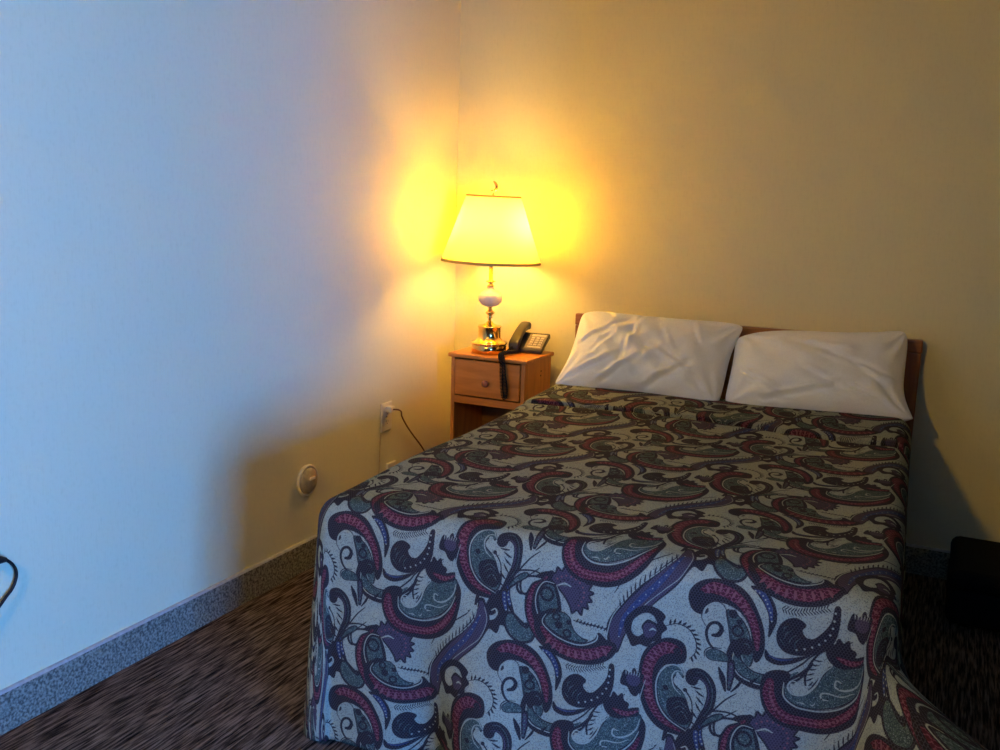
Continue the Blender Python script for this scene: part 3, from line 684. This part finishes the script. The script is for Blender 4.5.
def build_spread():
    r = .06; q = PI*r/2
    hem = .025
    D = q+(ZT-r-hem)
    st = .0185
    def axis(lo, hi, extra):
        n = int((hi-lo)/st)+1
        return [lo+(hi-lo)*i/n for i in range(n+1)]
    A = axis(r-D, r, 0)[:-1]+axis(r, W-r, 0)[:-1]+axis(W-r, W-r+D, 0)
    Bv = axis(-L+r-D, -L+r, 0)[:-1]+axis(-L+r, -.75, 0)[:-1]
    n = 120; Bv += [-.75+(.75-.22)*i/n for i in range(n+1)]
    bm = bmesh.new()
    uvl = bm.loops.layers.uv.new('cloth')
    G = []
    for b in Bv:
        row = []
        for a in A:
            p = spread_pos(a, b)
            row.append((bm.verts.new(p), a, b))
        G.append(row)
    def uv(a, b):
        X = a*1000
        Y = ((-L+r)-b)*1000-34              # pattern runs downwards from the foot edge
        return (X/(2*PX), -Y/PY)
    for j in range(len(Bv)-1):
        for i in range(len(A)-1):
            c = (G[j][i], G[j][i+1], G[j+1][i+1], G[j+1][i])
            f = bm.faces.new([k[0] for k in c])
            for lp, k in zip(f.loops, c): lp[uvl].uv = uv(k[1], k[2])
            f.smooth = True
    me = bpy.data.meshes.new('bedspread'); 
    bm.normal_update()
    bm.to_mesh(me); bm.free()
    me.materials.append(bedspread_mat())
    o = bpy.data.objects.new('bedspread', me)
    o.location = (.669, -.11, 0); o.rotation_euler = (0, 0, BYAW)
    link(o)
    s = o.modifiers.new('sub', 'SUBSURF'); s.levels = 1; s.render_levels = 1
    t = o.modifiers.new('thick', 'SOLIDIFY'); t.thickness = .007; t.offset = -1
    tag(o, 'dark paisley bedspread draped over the bed down to the carpet', 'bedspread')
build_spread()

# ------------------------------------------------------------------ pillows
def pillow(label, cxl, yb, zb, w, h, th, lean, roll, seed, creases, crn, yaw=0.0):
    """local u across, v up the pillow, t through it; leans back on the headboard"""
    rng = random.Random(seed)
    nu, nv = 76, 54
    bm = bmesh.new()
    waves = [(rng.uniform(4, 13), rng.uniform(-9, 9), rng.uniform(0, 6.28), rng.uniform(.0006, .0016)) for _ in range(9)]
    def surf(u, v, sgn):
        au, av = abs(u), abs(v)
        # outline: corners reach out, edges pull in
        pin = 1-.030*(1-av**2)*au**6
        piv = 1-.040*(1-au**2)*av**6
        ex = 1.0
        x = u*w/2*pin; z = v*h/2*piv
        cs = (au*av)**4
        i = (0 if u < 0 else 1)+(0 if v < 0 else 2)
        dxy = crn[i]
        rc = .020*(au*av)**8
        x -= math.copysign(rc, u); z -= math.copysign(rc, v)
        x += dxy[0]*(au**2*av**2); z += dxy[1]*(au**2*av**2)
        prof = max(0, (1-au**2.6))**.55*max(0, (1-av**2.4))**.55
        t = th/2*prof
        # heavier towards the bottom
        t *= 1.0-.20*v
        wv = sum(A_*math.sin(a_*u*1.6+b_*v*1.4+p_) for a_, b_, p_, A_ in waves)*(1-max(au, av)**4)*1.6
        cr = 0
        for (u0, v0, u1, v1, dep, wd) in creases:
            lx, ly = u1-u0, v1-v0
            ll = lx*lx+ly*ly
            s = max(0, min(1, ((u-u0)*lx+(v-v0)*ly)/ll))
            px, py = u0+s*lx, v0+s*ly
            sd = ((u-u0)*ly-(v-v0)*lx)/math.sqrt(ll)
            dd = (u-px)**2+((v-py)*h/w)**2
            dep *= 1.7; wd *= .8
            cr += dep*math.exp(-dd/(wd*wd))*(math.sin(PI*min(1, max(0, s*.96+.02)))**.5)
            cr -= dep*.7*math.exp(-((math.sqrt(dd)-wd*1.7)**2)/(wd*wd))*(1 if sd > 0 else 0)
        # gathers running in from the corners
        for (cu, cv_) in ((-1, -1), (1, -1), (-1, 1), (1, 1)):
            du, dv = u-cu, (v-cv_)*h/w
            rr = math.hypot(du, dv); an = math.atan2(dv, du)
            cr += .0045*math.sin(an*13+seed)*math.exp(-((rr-.28)/.22)**2)
        tt = t+(wv+cr)*min(1, prof*1.8) if sgn > 0 else t
        return Vector((x, -sgn*tt, z))
    us = [math.sin(PI/2*(-1+2*i/nu)) for i in range(nu+1)]
    vs = [math.sin(PI/2*(-1+2*j/nv)) for j in range(nv+1)]
    F_ = [[bm.verts.new(surf(u, v, 1)) for u in us] for v in vs]
    Bk = [[F_[j][i] if i in (0, nu) or j in (0, nv) else bm.verts.new(surf(us[i], vs[j], -1)) for i in range(nu+1)] for j in range(nv+1)]
    for j in range(nv):
        for i in range(nu):
            bm.faces.new((F_[j][i], F_[j][i+1], F_[j+1][i+1], F_[j+1][i]))
            bm.faces.new((Bk[j][i], Bk[j+1][i], Bk[j+1][i+1], Bk[j][i+1]))
    R = Matrix.Rotation(-lean, 4, 'X') @ Matrix.Rotation(roll, 4, 'Y')
    bmesh.ops.transform(bm, matrix=R, verts=bm.verts[:])
    o = from_bm('pillow', bm, M['linen'], None, smooth=True)
    o.modifiers.new('s', 'SUBSURF').levels = 1
    o.rotation_euler = (0, 0, BYAW+yaw)
    c, s = math.cos(BYAW), math.sin(BYAW)
    zc = zb+h/2*math.cos(lean); yc = yb+h/2*math.sin(lean)
    o.location = (.669+c*cxl-s*yc, -.11+s*cxl+c*yc, zc)
    tag(o, label, 'pillow')
    return o
PIL()

# ------------------------------------------------------------------ nightstand
nx0, nx1, ny0, ny1, nz = .164, .544, -.357, -.06, .749
ns = tag(empty('nightstand', ((nx0+nx1)/2, (ny0+ny1)/2, 0)), 'small oak nightstand with one drawer in the corner beside the bed', 'nightstand')
hx = (nx1-nx0)/2; hy = (ny1-ny0)/2
def nb(name, lst, mat, parent=ns, bevel=.002): return boxes(name, lst, mat, parent, bevel)
nb('top', [(-hx, hx, -hy, hy, nz-.018, nz)], M['oak'], bevel=.005)
ix = hx-.012; fy = -hy+.010
nb('side_panel', [(-ix, -ix+.018, fy, hy-.004, 0, nz-.018)], M['oak_v'])
sp = nb('side_panel', [(ix-.018, ix, fy, hy-.004, 0, nz-.018)], M['oak_v'])
nb('screw_cap', [(ix-.001, ix+.002, .03, .036, nz-.075, nz-.069), (ix-.001, ix+.002, .028, .034, nz-.095, nz-.088)], M['slot'], sp, .0005)
nb('back_panel', [(-ix+.018, ix-.018, hy-.012, hy-.004, .05, nz-.018)], M['oak_in'])
nb('shelf', [(-ix+.018, ix-.018, fy+.004, hy-.012, .10, .118)], M['oak_in'])
nb('rail', [(-ix+.018, ix-.018, fy, fy+.018, .528, .560)], M['oak'])
nb('divider', [(-ix+.018, ix-.018, fy+.018, hy-.012, .545, .556)], M['oak_in'])
nb('plinth', [(-ix+.018, ix-.018, fy+.012, fy+.026, 0, .10)], M['oak'])
dr = nb('drawer', [(-ix+.022, ix-.022, fy-.006, fy+.012, .566, .724), (-ix+.03, ix-.03, fy+.012, hy-.03, .572, .584)], M['oak'], bevel=.004)
kb = lathe_bm([(0, .024), (.010, .0235), (.015, .019), (.0155, .014), (.011, .008), (.007, .004), (.008, 0), (0, 0)], 24)
bmesh.ops.rotate(kb, verts=kb.verts[:], matrix=Matrix.Rotation(PI/2, 3, 'X'))
bmesh.ops.translate(kb, verts=kb.verts[:], vec=(0, fy-.006, .632))
from_bm('knob', kb, M['knob'], dr, smooth=True)

# ------------------------------------------------------------------ table lamp
LX, LY = .312, -.252
lamp = tag(empty('table_lamp', (LX, LY, nz)), 'lit brass table lamp with pleatless cream shade on the nightstand', 'lamp')
lamp['label'] = 'lit brass table lamp with a glowing yellow cone shade on the nightstand'
def lp(name, prof, mat, parent=lamp, n=56): return from_bm(name, lathe_bm(prof, n), mat, parent, smooth=True)
b0 = lp('base', [(0, 0), (.072, 0), (.076, .002), (.076, .034), (.073, .038), (.080, .041), (.080, .046), (.070, .050), (.060, .056), (.056, .062), (.052, .066),
    (.050, .070), (.050, .112), (.053, .116), (.050, .120), (.034, .124), (.018, .130), (.011, .140), (0, .140)], M['brass'])
lp('stem', [(0, .138), (.007, .138), (.007, .150), (.013, .156), (.007, .162), (.012, .168), (.021, .175), (.021, .179), (.012, .187), (.007, .192), (.007, .200), (.014, .205), (0, .205)], M['brass'])
lp('ceramic_ball', [(0, .203), (.018, .204), (.036, .211), (.048, .224), (.052, .240), (.050, .254), (.040, .266), (.026, .276), (.016, .284), (.012, .290), (0, .290)], M['ceramic'])
lp('neck', [(0, .289), (.010, .289), (.019, .293), (.012, .298), (.009, .304), (.014, .309), (.022, .313), (.022, .315), (.009, .318), (.0085, .40), (.010, .404), (.0045, .41), (.0045, .655), (0, .655)], M['brass'])
# harp and twin socket cluster
hbm = tube_bm(spline([(0, .012, .40), (0, .060, .45), (0, .066, .53), (0, .040, .62), (0, 0, .655), (0, -.040, .62), (0, -.066, .53), (0, -.060, .45), (0, -.012, .40)], 8), .0022, 8)
from_bm('harp', hbm, M['brass'], lamp, smooth=True)
SZ0, SZ1, SR0, SR1 = .398, .680, .216, .116
from mathutils import Matrix as Mx
tilt = Mx.Rotation(math.radians(1.3), 4, 'Y')
def shade_bm(r0, r1, z0, z1, th, n=72):
    bm = lathe_bm([(r0, z0), (r1, z1), (r1-th, z1), (r0-th, z0), (r0, z0)] if th else [(r0, z0), (r1, z1)], n)
    bmesh.ops.remove_doubles(bm, verts=bm.verts[:], dist=1e-6)
    bmesh.ops.transform(bm, matrix=Mx.Translation((0, 0, .5)) @ tilt @ Mx.Translation((0, 0, -.5)), verts=bm.verts[:])
    return bm
shade = from_bm('lamp_shade', shade_bm(SR0, SR1, SZ0, SZ1, 0), M['shade'], lamp, smooth=True)
def trim(name, z0, z1):
    f = lambda z: SR0+(SR1-SR0)*(z-SZ0)/(SZ1-SZ0)
    from_bm(name, shade_bm(f(z0)+.0015, f(z1)+.0015, z0, z1, .0045), M['shade_trim'], shade, smooth=False)
trim('trim_band', SZ0-.002, SZ0+.010); trim('trim_band', SZ1-.007, SZ1+.001)
sb = bmesh.new()
for k in range(3):
    a = k*2*PI/3+.5
    tube_bm([(0, 0, .655), ((SR1-.003)*math.cos(a), (SR1-.003)*math.sin(a), SZ1-.012)], .0016, 6, sb)
from_bm('spider', sb, M['brass'], shade, smooth=True)
fb = lathe_bm([(0, .655), (.007, .655), (.008, .662), (.004, .668), (.006, .673), (.006, .68), (.003, .686), (.0025, .700), (0, .700)], 20)
cres = spline([(-.010, 0, .702), (.004, 0, .700), (.014, 0, .710), (.015, 0, .724), (.006, 0, .736), (.000, 0, .738)], 6)
tube_bm(cres, [.0024+.0042*math.sin(PI*i/(len(cres)-1)) for i in range(len(cres))], 8, fb)
from_bm('finial', fb, M['brass'], lamp, smooth=True)
BZ = .550
for sx, sy in BULBS:
    sbm = tube_bm([(0, 0, .425), (sx*.45, sy*.45, .44), (sx*.8, sy*.8, .475)], [.007, .011, .014], 14)
    so = from_bm('socket', sbm, M['ivory'], lamp, smooth=True)
    bb = lathe_bm([(0, -.062), (.013, -.062), (.014, -.045), (.020, -.030), (.028, -.012), (.030, .004), (.026, .018), (.015, .028), (0, .031)], 24)
    bmesh.ops.rotate(bb, verts=bb.verts[:], matrix=Matrix.Rotation(.22*(1 if sx > 0 else -1), 3, 'Y'))
    bmesh.ops.translate(bb, verts=bb.verts[:], vec=(sx, sy, BZ))
    bo = from_bm('bulb', bb, M['bulb'], lamp, smooth=True)
# lamp flex: from the base, down behind the nightstand, along the wall behind the bed and up to the wall socket
W2 = lambda x, y, z: (x-LX, y-LY, z-nz)
cpts = [W2(LX-.03, LY+.07, nz+.012), W2(.24, -.12, nz+.006), W2(.22, -.065, nz+.004), W2(.215, -.030, nz-.06), W2(.20, -.030, .45), W2(.12, -.035, .26), W2(.035, -.13, .20), W2(.012, -.24, .225), W2(.010, -.32, .30), W2(.012, -.43, .40),
        W2(.024, -.505, .470), W2(.044, -.545, .503), W2(.050, -.578, .519), W2(.034, -.597, .522)]
cord = from_bm('power_cord', tube_bm(spline(cpts, 8), .0034, 8), M['cordbrown'], lamp, smooth=True)
pb = bmesh.new(); box(pb, .0065, .036, -.017, .017, -.013, .013)
bmesh.ops.translate(pb, verts=pb.verts[:], vec=W2(0, -.597, .522))
from_bm('plug', pb, M['ivory'], cord, bevel=.005)

# ------------------------------------------------------------------ wall sockets
def outlet(y, z, label, hgt=.124, wid=.084):
    o = tag(empty('electrical_outlet', (0, y, z)), label, 'outlet')
    boxes('cover_plate', [(0, .006, -wid/2, wid/2, -hgt/2, hgt/2)], M['ivory'], o, bevel=.0025)
    for dz in (-.021, .021):
        bm = bmesh.new()
        vs = []
        n = 20
        ring0 = []; ring1 = []
        for i in range(n):
            a = 2*PI*i/n
            yy = .017*math.cos(a); zz = max(-.0135, min(.0135, .017*math.sin(a)))
            ring0.append(bm.verts.new((.0055, yy, dz+zz))); ring1.append(bm.verts.new((.0085, yy, dz+zz)))
        for i in range(n): bm.faces.new((ring0[i], ring0[(i+1) % n], ring1[(i+1) % n], ring1[i]))
        bm.faces.new(ring1)
        s = from_bm('socket_face', bm, M['ivory'], o)
        boxes('socket_slot', [(.0084, .0088, -.008, -.0058, dz-.002, dz+.006), (.0084, .0088, .0058, .008, dz-.002, dz+.006), (.0084, .0088, -.002, .002, dz-.010, dz-.006)], M['slot'], s)
    boxes('plate_screw', [(.0058, .0068, -.002, .002, -.002, .002)], M['steel'], o)
    return o
outlet(-.601, .488, 'ivory duplex wall outlet with the lamp plug, above the bed corner on the left wall')
outlet(-2.470, .505, 'outlet plate at the left edge of the photo, a black cord looping below it')
# small phone-jack plate low on the wall, its top edge just over the bedspread
jk = tag(empty('wall_jack', (0, -.562, .222)), 'small ivory jack plate low on the wall, half hidden by the bedspread', 'wall jack')
boxes('cover_plate', [(0, .010, -.036, .036, -.055, .055)], M['ivory'], jk, bevel=.003)
boxes('jack_port', [(.0095, .013, -.009, .009, -.010, .010)], M['slot'], jk)
cb = tube_bm(spline([(.004, -.640, .432), (.004, -.648, .38), (.004, -.652, .30), (.004, -.658, .22), (.006, -.655, .15), (.018, -.650, .10), (.024, -.652, .03), (.024, -.70, .0035)], 8), .0018, 6)
tag(from_bm('wire', cb, M['cordpale'], None, smooth=True), 'thin pale wire running down the wall below the ivory outlet', 'wire')

# round clear-capped disc on the wall
dk = tag(empty('wall_disc', (0, -1.150, .348)), 'round domed fitting on the left wall just left of the bed', 'wall fitting')
def xl(name, prof, mat, parent, n=40):
    bm = lathe_bm(prof, n)
    bmesh.ops.rotate(bm, verts=bm.verts[:], matrix=Matrix.Rotation(PI/2, 3, 'Y'))
    return from_bm(name, bm, mat, parent, smooth=True)
rim = xl('rim', [(0, 0), (.060, 0), (.062, .006), (.060, .012), (.054, .013), (.052, .008), (0, .008)], M['ivory'], dk)
xl('dome', [(.052, .008), (.050, .014), (.042, .022), (.028, .028), (.012, .030), (0, .030)], M['rubber'], dk)
boxes('latch', [(.026, .033, -.016, .016, .006, .018)], M['ivory'], dk, bevel=.003)

# black cord at the left edge
kc = tag(empty('black_cord', (0, -2.43, .47)), 'black cord looping on the wall at the left edge of the photo', 'cord')
from_bm('cable', tube_bm(spline([(.022, -.030, .008), (.020, .006, .004), (.016, .034, -.022), (.014, .044, -.052), (.014, .030, -.084), (.016, 0, -.108), (.018, -.05, -.16), (.018, -.09, -.28), (.022, -.10, -.40), (.030, -.11, -.464)], 8), .0042, 10), M['blackcord'], kc, smooth=True)
from_bm('plug', tube_bm([(.020, -.035, .008), (.022, -.012, .009), (.021, .012, .001)], [.011, .012, .006], 12), M['blackcord'], kc, smooth=True)

# ------------------------------------------------------------------ telephone
ph = tag(empty('telephone', (.452, -.126, nz), math.radians(PHROT)), 'black desk telephone on the nightstand beside the lamp', 'telephone')
pw, pd = .076, .058
bm = bmesh.new()
pf, pb_ = .018, .080
th_ = .022
v = [bm.verts.new(p) for p in ((-pw, -pd, .001), (pw, -pd, .001), (pw, pd+.006, pb_-th_), (-pw, pd+.006, pb_-th_), (-pw, -pd, pf), (pw, -pd, pf), (pw, pd, pb_), (-pw, pd, pb_))]
for f in ((0, 3, 2, 1), (4, 5, 6, 7), (0, 1, 5, 4), (1, 2, 6, 5), (2, 3, 7, 6), (3, 0, 4, 7)): bm.faces.new([v[i] for i in f])
from_bm('body', bm, M['black'], ph, bevel=.005)
boxes('stand', [(-pw+.012, pw-.030, .012, pd-.010, 0, .040)], M['black'], ph, bevel=.003)
slope = math.atan2(pb_-pf, 2*pd)
Rk = Matrix.Translation((0, -pd, pf)) @ Matrix.Rotation(slope, 4, 'X')
def onface(bm, x0, x1, y0, y1, z0, z1):
    n0 = len(bm.verts); box(bm, x0, x1, y0, y1, z0, z1); bm.verts.ensure_lookup_table()
    for vv in bm.verts[n0:]: vv.co = Rk @ vv.co
bm = bmesh.new(); onface(bm, -.012, .071, .010, .118, -.001, .0022)
face = from_bm('face_plate', bm, M['phonegrey2'], ph, bevel=.002)
bm = bmesh.new(); onface(bm, .000, .066, .098, .112, .0022, .0045); from_bm('display', bm, M['phonegrey'], face, bevel=.001)
for r_ in range(4):
    for c_ in range(3):
        bm = bmesh.new(); x = .004+c_*.021; y = .030+r_*.0165
        onface(bm, x, x+.015, y, y+.0105, .0022, .006)
        from_bm('key', bm, M['phonegrey'], face, bevel=.0015)
bm = bmesh.new(); onface(bm, .002, .064, .014, .024, .0022, .005); from_bm('key_bar', bm, M['phonegrey'], face, bevel=.0015)
# handset lies along the left side, raised at the back
hs = []
for i in range(15):
    t = i/14
    y = -.090+.180*t
    z = .032+.082*t + .014*math.sin(PI*t)
    hs.append((-.048, y, z))
bm = bmesh.new()
rings = []
for i, p in enumerate(hs):
    t = i/14
    wv = .023+.005*(abs(2*t-1)**2.5); hv = .014+.011*(abs(2*t-1)**4)
    off = -.010*(abs(2*t-1)**4)
    fz = 1 if 0 < i < 14 else .72
    ring = []
    for k in range(20):
        a = 2*PI*k/20
        cx_ = math.copysign(abs(math.cos(a))**.6, math.cos(a)); sz_ = math.copysign(abs(math.sin(a))**.6, math.sin(a))
        ring.append(bm.verts.new((p[0]+wv*fz*cx_, p[1], p[2]+off+hv*fz*sz_)))
    rings.append(ring)
for a_, b_ in zip(rings, rings[1:]):
    for k in range(20): bm.faces.new((a_[k], a_[(k+1) % 20], b_[(k+1) % 20], b_[k]))
bm.faces.new(rings[0][::-1]); bm.faces.new(rings[-1])
from_bm('handset', bm, M['black'], ph, smooth=True, sub=1)
# coiled cord: from the handset over the front edge, down the drawer front and back up
cr_, sr_ = math.cos(math.radians(PHROT)), math.sin(math.radians(PHROT))
def P2(x, y, z):        # world to phone space
    dx, dy = x-.452, y+.126
    return Vector((dx*cr_+dy*sr_, -dx*sr_+dy*cr_, z-nz))
path = spline([(-.048, -.090, .026), (-.058, -.115, .014), P2(.410, -.262, nz+.012), P2(.408, -.325, nz+.012), P2(.420, -.362, nz+.008), P2(.434, -.378, nz-.02), P2(.436, -.376, nz-.07), P2(.440, -.376, nz-.13),
               P2(.447, -.375, nz-.165), P2(.458, -.376, nz-.160), P2(.459, -.378, nz-.12), P2(.452, -.384, nz-.06), P2(.448, -.386, nz-.01), P2(.432, -.364, nz+.020), P2(.424, -.32, nz+.020), P2(.428, -.25, nz+.014), P2(.430, -.20, nz+.012)], 10)
pts = []
path = [Vector(p) for p in path]
cum = [0]
for a_, b_ in zip(path, path[1:]): cum.append(cum[-1]+(b_-a_).length)
total = cum[-1]; pitch_ = .0062; nper = 9
nst = int(total/pitch_*nper)
for i in range(nst+1):
    s = total*i/nst
    k = max(0, min(len(path)-2, next((j for j in range(len(cum)-1) if cum[j+1] >= s), len(cum)-2)))
    f = (s-cum[k])/max(1e-9, cum[k+1]-cum[k])
    p = path[k].lerp(path[k+1], f)
    t = (path[k+1]-path[k]).normalized()
    s1 = t.cross(Vector((.9, .3, .05))).normalized(); s2 = t.cross(s1)
    a = 2*PI*i/nper
    pts.append(p+(s1*math.cos(a)+s2*math.sin(a))*.0068)
from_bm('coiled_cord', tube_bm(pts, .0022, 5), M['blackcord'], ph, smooth=True)

# ------------------------------------------------------------------ dark low shape right of the bed, built as a flat case
sc = tag(empty('dark_low_shape', (2.50, -.27, 0)), 'low black shape with soft corners right of the bed, built as a flat case', 'case')
boxes('case_body', [(-.28, .28, -.22, .22, .012, .135)], M['darkcase'], sc, bevel=.03)
boxes('case_lid', [(-.28, .28, -.22, .22, .139, CASE_H)], M['darkcase'], sc, bevel=.03)
from_bm('handle', tube_bm(spline([(-.07, -.222, .12), (-.06, -.245, .125), (.06, -.245, .125), (.07, -.222, .12)], 6), .007, 8), M['darkcase'], sc, smooth=True)
for fx in (-.22, .22):
    for fy_ in (-.17, .17):
        boxes('foot', [(fx-.015, fx+.015, fy_-.015, fy_+.015, 0, .016)], M['darkcase'], sc)

# ------------------------------------------------------------------ light
def area(name, loc, rot, sx, sy, power, color, spread=180):
    l = bpy.data.lights.new(name, 'AREA'); l.shape = 'RECTANGLE'; l.size = sx; l.size_y = sy; l.energy = power; l.color = color
    l.spread = math.radians(spread)
    o = bpy.data.objects.new(name, l); o.location = loc; o.rotation_euler = rot
    link(o); return o
area('window_daylight', (RX+.13, (WY0+WY1)/2, (WZ0+WZ1)/2), (0, PI/2, 0), WZ1-WZ0, WY1-WY0, DAY_P, DAY_C, DAY_S)
l = bpy.data.lights.new('added_fill_light', 'POINT'); l.energy = FILL_P; l.color = FILL_C; l.shadow_soft_size = .10  # added warm fill behind the camera, no fixture; lifts the far side
o = bpy.data.objects.new('added_fill_light', l); o.location = FILL_L; link(o)
w = bpy.data.worlds.new('sky'); scn.world = w; w.use_nodes = True
bg = w.node_tree.nodes['Background']; bg.inputs[0].default_value = (.35, .55, 1, 1); bg.inputs[1].default_value = WORLD

# ------------------------------------------------------------------ camera
cam = bpy.data.cameras.new('camera'); co = bpy.data.objects.new('camera', cam); link(co)
cam.sensor_width = 36; cam.lens = 944.376*36/1000; cam.clip_start = .02
ya, pi_, ro = math.radians(25.706), math.radians(10.587), math.radians(1.657)
Fv = Vector((-math.sin(ya)*math.cos(pi_), math.cos(ya)*math.cos(pi_), -math.sin(pi_)))
Rv = Vector((math.cos(ya), math.sin(ya), 0)); Uv = Rv.cross(Fv)
R2 = Rv*math.cos(ro)+Uv*math.sin(ro); U2 = -Rv*math.sin(ro)+Uv*math.cos(ro)
mt = Matrix((R2, U2, -Fv)).transposed().to_4x4(); mt.translation = (2.143, -3.936, 1.418)
co.matrix_world = mt
scn.camera = co
scn.view_settings.view_transform = 'Standard'; scn.view_settings.look = 'None'
scn.view_settings.gamma = 1; scn.view_settings.use_curve_mapping = False
scn.view_settings.exposure = EXPO
scn.cycles.max_bounces = 8; scn.cycles.diffuse_bounces = 5; scn.cycles.use_denoising = True
scn.cycles.sample_clamp_indirect = 6; scn.cycles.caustics_reflective = False; scn.cycles.caustics_refractive = False
